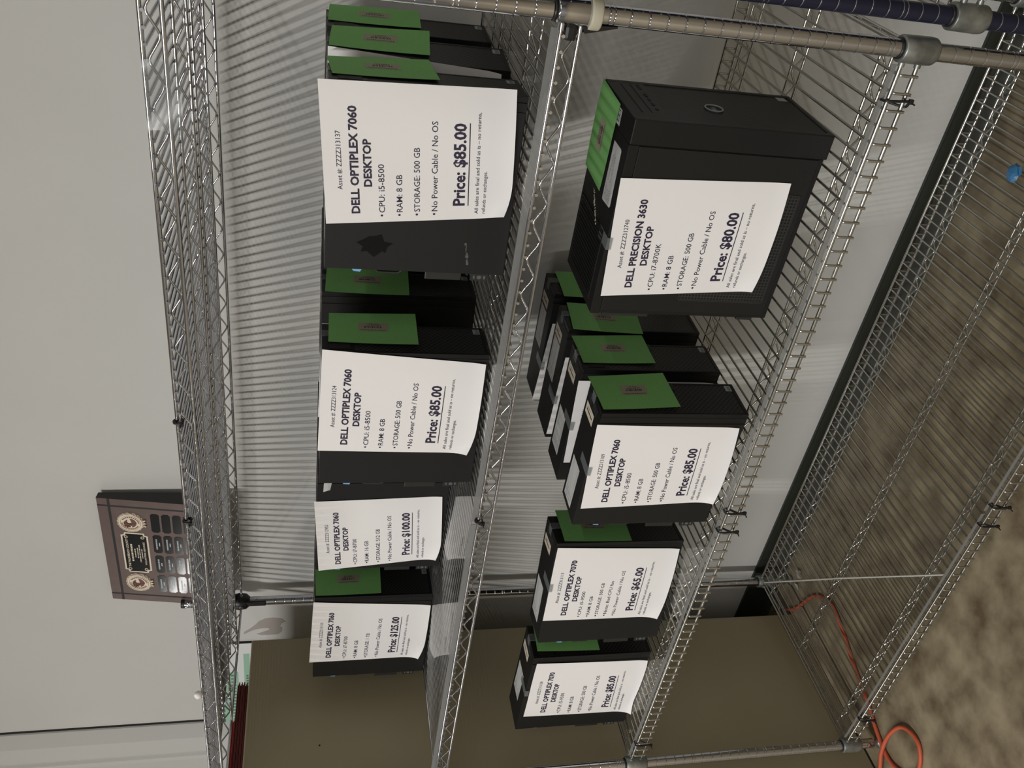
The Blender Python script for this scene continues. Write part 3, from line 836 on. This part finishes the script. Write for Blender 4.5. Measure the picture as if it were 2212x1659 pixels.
for sx in (-1, 1):
    cx, cz = sx * 4.45, PH - 3.05
    md = MB()
    n = 48
    rim = [PQ(cx + (1.24 + .06 * math.cos(i * 4)) * math.cos(2 * math.pi * i / n), cz + (1.27 + .06 * math.cos(i * 4)) * math.sin(2 * math.pi * i / n), .16) for i in range(n)]
    rim0 = [PQ(cx + 1.3 * math.cos(2 * math.pi * i / n), cz + 1.33 * math.sin(2 * math.pi * i / n), 0.0) for i in range(n)]
    md.add(rim + rim0, [tuple(range(n))] + [(i, n + i, n + (i + 1) % n, (i + 1) % n) for i in range(n)])
    for r in (.96, 1.17): md.tube([PQ(cx + r * math.cos(2 * math.pi * i / 40), cz + r * 1.03 * math.sin(2 * math.pi * i / 40), .18) for i in range(41)], .045, 6, False)
    for k in (-.35, 0, .35): md.tube([PQ(cx + k * .8, cz - 1.25, .1), PQ(cx + k * 1.2, cz - 1.5, .1)], .10, 6)
    mo = md.build('medal', 'brass', pl)
    rel = MB()
    rel.poly([PQ(cx + .60 * math.cos(2 * math.pi * i / 24), cz + .60 * math.sin(2 * math.pi * i / 24), .175) for i in range(13, 25)] + [PQ(cx + .2, cz - .1, .175)], .02, (0, -1, 0))
    for k in range(7):
        t_ = math.radians(20 + k * 38)
        rel.tube(round_poly([PQ(cx - .1, cz + .25, .19), PQ(cx - .1 + .35 * math.cos(t_), cz + .35 + .3 * math.sin(t_), .21), PQ(cx - .1 + .48 * math.cos(t_), cz + .18 + .34 * math.sin(t_), .19)], .15, 3), .07, 5)
    rel.tube([PQ(cx - .1, cz + .25, .19), PQ(cx - .02, cz - .6, .19)], .06, 5)
    rel.build('relief', 'bronze', mo)
    dt = MB()
    for i in range(26):
        t_ = 2 * math.pi * i / 26
        if i % 13 in (5, 6): continue
        dt.poly([PQ(cx + .80 * math.cos(t_) + dx, cz + .83 * math.sin(t_) + dy, .178) for dx, dy in ((-.05, -.07), (.05, -.07), (.05, .07), (-.05, .07))], .01, (0, -1, 0))
    dt.build('rim_lettering', 'bronze', mo)
def plate(name, m, cx, cz, w_, h_, notch, d):
    q = []
    for sx, sy in ((-1, -1), (1, -1), (1, 1), (-1, 1)):
        e = [(cx + sx * (w_ / 2 - notch), cz + sy * h_ / 2), (cx + sx * (w_ / 2 - notch * .8), cz + sy * (h_ / 2 - notch * .8)), (cx + sx * w_ / 2, cz + sy * (h_ / 2 - notch))]
        q += e if sx * sy < 0 else e[::-1]
    return MB().poly([PQ(a_, b_, d) for a_, b_ in q], .03, Vector(PQ(0, 0, 1)))
mp = plate('main_plate', 'brass', 0, PH - 3.2, 5.85, 2.7, .38, .0).build('main_plate', 'brass', pl)
ip = plate('inlay', 'nameplate', 0, PH - 3.2, 5.5, 2.35, .34, .032).build('inlay', 'nameplate', mp)
sc = MB()
for sx in (-1, 1):
    for sy in (-1, 1):
        sc.tube([PQ(sx * 2.35 + .15 * math.cos(2 * math.pi * i / 16), PH - 3.2 + sy * .82 + .15 * math.sin(2 * math.pi * i / 16), .08) for i in range(17)], .05, 5, False)
sc.build('corner_screw', 'brass', mp)
text([('THE PALM BEACH COUNTY', -2.1, 2.1, PH - 2.50, .22, .02), ('VOLUNTEER SERVICES', -1.7, 1.7, PH - 4.15, .17, .015)], 'engraved_text', 'brass', mp, lambda a_, b_: PQ(a_, b_, .075))
sm = MB()
for cz, half in ((PH - 2.78, 1.2), (PH - 3.10, .6), (PH - 3.36, .7), (PH - 3.56, 1.3), (PH - 3.78, .7)):
    q = -half
    while q < half:
        w_ = RS.uniform(.07, .2); h_ = .10 if cz > PH - 3.0 else .06
        sm.poly([PQ(q, cz - h_, .075), PQ(q + w_, cz - h_, .075), PQ(q + w_, cz + h_ * RS.uniform(.5, 1), .075), PQ(q, cz + h_, .075)], .004, (0, -1, 0))
        q += w_ + .07
sm.build('engraved_line', 'brass', mp)
for r in range(6):
    for cc in range(4):
        cx, cz = (-4.5 + cc * 3.0), PH - 5.45 - r * 1.07
        o = plate('name_plate', 'nameplate', cx, cz, 2.6, .86, .16, .0).build('name_plate', 'nameplate', pl)
        q = MB()
        if cc < 3:
            p_ = cx - .75
            while p_ < cx + .7:
                w_ = RS.uniform(.06, .16)
                q.poly([PQ(p_, cz + .02, .034), PQ(p_ + w_, cz + .02, .034), PQ(p_ + w_, cz + .17, .034), PQ(p_, cz + .17, .034)], .003, (0, -1, 0))
                p_ += w_ + .05
            q.poly([PQ(cx - .25, cz - .24, .034), PQ(cx + .25, cz - .24, .034), PQ(cx + .25, cz - .14, .034), PQ(cx - .25, cz - .14, .034)], .003, (0, -1, 0))
            q.build('engraved_name', 'silver', o)

# tape left on the top shelf
tp = MB().grid(lambda u, v: (-4.3 - u * 3.5 + .1 * math.sin(5 * v), -.20 - .06 * math.sin(6 * u + 3 * v), zA + .1 - v * 1.75), 12, 8)
tag(tp.build('tape_patch', 'tape'), 'clear tape patch stuck over the front rail of the top shelf near the right end', 'tape')
bl = MB()
bl.lathe([(0, .62), (.22, .55), (.34, .3), (.25, .08), (.08, 0)], 0, 0, 10)
o = bl.build('tape_shred', 'paper', None, 0)
o.location = (-54.3 * U, -.1 * U, (zA + .15 - ZF) * U); o.rotation_euler = (.4, .9, 0)
tag(o, 'small white shred on the top shelf rail, left of the plaque', 'scrap')

# ------------------------------------------------------------------ cabinet, folders, wall things
XC = -72.9
cb = tag(empty('metal_cabinet', (XC, 9, ZF)), 'tall tan metal cabinet standing left of the shelving', 'cabinet')
cb.location = (XC * U, 9 * U, 0)
MB().box(-37, 0, -10.3, 10.75, .2, 66.2, .12).build('body', 'cabinet', cb)
for x0, x1 in ((-37, -18.6), (-18.4, -.06)):
    d_ = MB().box(x0, x1, -11.15, -10.35, 1.2, 65.6, .1).build('door', 'cabdoor', cb)
MB().box(-.9, .35, -10.9, -9.7, 44.6, 46.0, .3).build('door_handle', 'blackpl', cb)['label'] = 'black handle'
MB().box(-37, -.02, -10.9, 10.6, 0, .25).build('plinth', 'blackpl', cb)
MB().lathe([(0, .0), (.1, 0)], 0, 0, 10)
hp = MB().poly([(.002, -2.6 + .12 * math.cos(i * .785), 58.9 + .09 * math.sin(i * .785)) for i in range(8)], .01, (1, 0, 0)).build('screw_hole', 'dark', cb)
for i in range(6):
    z0 = ZF + 66.2 + .02 + i * .26
    fo = tag(empty('file_folder', (-80.0, 9 + RS.uniform(-.15, .15), z0), RS.uniform(-.012, .012)),
             ('bright red folder lying on top of the stack on the tan cabinet' if i == 5 else 'maroon folder in the stack on the tan cabinet, %s' %
              ['bottom one', 'second from the bottom', 'third from the bottom', 'fourth from the bottom', 'just under the red one'][i]), 'folder', 'folders stacked on the cabinet')
    y1 = 7.3 if i < 5 else 2.6
    MB().box(-9, 4.4, -9.5, y1, 0, .10, .02).build('lower_cover', 'redfolder' if i == 5 else 'folder', fo)
    MB().box(-9, 4.25, -9.4, y1 - .1, .10, .16).build('paper_stack', 'folder', fo)
    MB().box(-9, 4.4, -9.5, y1 - (.4 if i < 5 else 0), .155, .25, .02).build('upper_cover', 'redfolder' if i == 5 else 'folder', fo)

po = tag(empty('wall_poster', (-88.5, YW, 63.9)), 'white poster with pale green boxes on the wall above the tan cabinet', 'poster')
MB().box(-8.5, 8.5, -.28, -.02, 0, 10.7, .03).build('sheet', 'poster', po)
MB().box(-8.6, 8.62, -.26, 0, -.1, 10.8).build('frame', 'gap', po)  # thin frame coloured near-black to paint in its shadow round the sheet
def bx(name, m, x0, x1, z0, z1, par=po): return MB().box(x0, x1, -.30, -.28, z0, z1).build(name, m, par)
b1 = bx('text_box', 'pgreen', -7.6, 6.6, 5.5, 6.2)
b2 = bx('text_box', 'pgreen', -7.8, 3.2, 6.9, 9.6)
b3 = bx('text_box', 'pgreen2', 5.6, 7.4, 3.0, 3.75)
bx('text_box', 'pgreen2', 4.6, 5.2, 3.95, 4.6); bx('text_box', 'pgreen2', 4.4, 5.2, 4.8, 5.2)
bx('yellow_mark', 'pyellow', 5.6, 6.3, 1.9, 2.25)
q = MB()
for i in range(16): q.box(-7.2 + i * .64, -6.95 + i * .64, -.305, -.30, 7.2, 7.2 + (.9 if i in (5, 11) else .55))
for i in range(9): q.box(-7.0 + i * 1.1, -6.3 + i * 1.1, -.305, -.30, 8.7, 8.85)
q.build('print', 'pink', b2)
q = MB()
for i in range(20): q.box(-7.3 + i * .5, -7.0 + i * .5, -.305, -.30, 5.7, 5.95)
q.build('print', 'pink', b1)

dp = [(190, 1520), (350, 1400), (460, 1290), (540, 1190), (690, 1105), (850, 1095), (980, 1110), (1100, 1150), (1080, 1170), (1160, 1235), (1080, 1258), (1100, 1280), (1040, 1290), (1050, 1340), (1000, 1345),
      (1060, 1420), (1075, 1480), (1060, 1560), (980, 1640), (600, 1640), (480, 1600), (620, 1545), (760, 1490), (785, 1455), (740, 1415), (600, 1420), (450, 1450), (330, 1500), (190, 1590)]
dec = MB().poly([(-76.6 - (y - 1230) / 180.0 * 1.0, YW - .03, 67.4 - (x - 700) / 11.06 / 18.3) for x, y in dp], .03, (0, 1, 0))
tag(dec.build('wall_patch', 'decal'), 'taupe torn-edged patch shaped like a long-beaked bird on the wall beside the poster', 'wall patch')

# ------------------------------------------------------------------ floor and small things
path = [(-73.5, 21.0, .25), (-71.39, 19.49, .25), (-67.39, 17.9, .25), (-65.2, 15.2, .25), (-65.6, 12.0, .25), (-67.15, 7.53, .25), (-68.25, 3.53, .25), (-69.3, .9, .25), (-69.85, -2.12, .25), (-68.55, -4.5, .25),
        (-66.3, -5.3, .25), (-64.5, -4.1, .25), (-64.35, -2.6, .3), (-65.3, -1.25, .45), (-67.53, -.82, .60), (-69.6, -1.25, .72), (-71.0, -1.75, .55), (-73.0, -2.6, .28), (-77, -5.0, .25)]
def spline(pts, n=8):
    P_ = [Vector(p) for p in pts]
    out = []
    for i in range(len(P_) - 1):
        a0, a1, a2, a3 = P_[max(i - 1, 0)], P_[i], P_[i + 1], P_[min(i + 2, len(P_) - 1)]
        for j in range(n):
            t = j / n
            out.append(.5 * ((2 * a1) + (a2 - a0) * t + (2 * a0 - 5 * a1 + 4 * a2 - a3) * t * t + (3 * a1 - a0 - 3 * a2 + a3) * t ** 3))
    return out + [P_[-1]]
o = MB().tube([(p.x, p.y, p.z + ZF) for p in spline(path)], .215, 12).build('extension_cord', 'cordm')
tag(o, 'orange extension cord looping on the floor in front of the tan cabinet', 'cord')
o = MB().tube([(-69.2, 21.9, zD + .05), (-56, 10.8, zD + .06), (-44.06, .5, zD + .12)], .085, 6).build('thin_cord', 'string')
tag(o, 'thin pale cord stretched slantwise across the empty bottom shelf', 'cord')
bs = bmesh.new(); bmesh.ops.create_icosphere(bs, subdivisions=2, radius=1)
bl = MB(); bs.verts.index_update()
bl.add([(-11.6 + v.co.x * .75 * (1 + .25 * math.sin(9 * v.co.y)), 14.3 + v.co.y * .65 * (1 + .2 * math.sin(8 * v.co.x)), zD + .45 + v.co.z * .42) for v in bs.verts], [[v.index for v in f.verts] for f in bs.faces])
tag(bl.build('plastic_bit', 'bluebit'), 'crumpled blue plastic bit on the right of the bottom shelf', 'scrap')
bs.free()
for (x, y, s_, lab) in ((-67.8, 21.8, .75, 'pale torn scrap on the floor in the far back corner, larger one'), (-69.4, 21.2, .55, 'pale torn scrap on the floor in the far back corner, smaller one')):
    o = MB().poly([(x - s_, y, ZF + .02), (x - .2, y - s_ * .7, ZF + .02), (x + s_, y - .1, ZF + .3), (x + .3, y + s_ * .6, ZF + .45)], .05, (0, 0, 1)).build('scrap', 'scrap')
    tag(o, lab, 'scrap', 'scraps in the back corner')

# underline jobs are plain bars: split each into short pieces so that it follows the bend of the sheet
rest = []
for jobs, name, m, parent, fn in TEXTQ:
    if jobs[0][0] == 'UL':
        _, x0, x1, yy, th, _ = jobs[0]
        q = MB(); n = 24
        q.grid(lambda u, v: fn(x0 + (x1 - x0) * u, yy - th * v * 1.3), n, 1)
        q.build(name, m, parent)
    else: rest.append((jobs, name, m, parent, fn))
TEXTQ[:] = rest
flush_text()
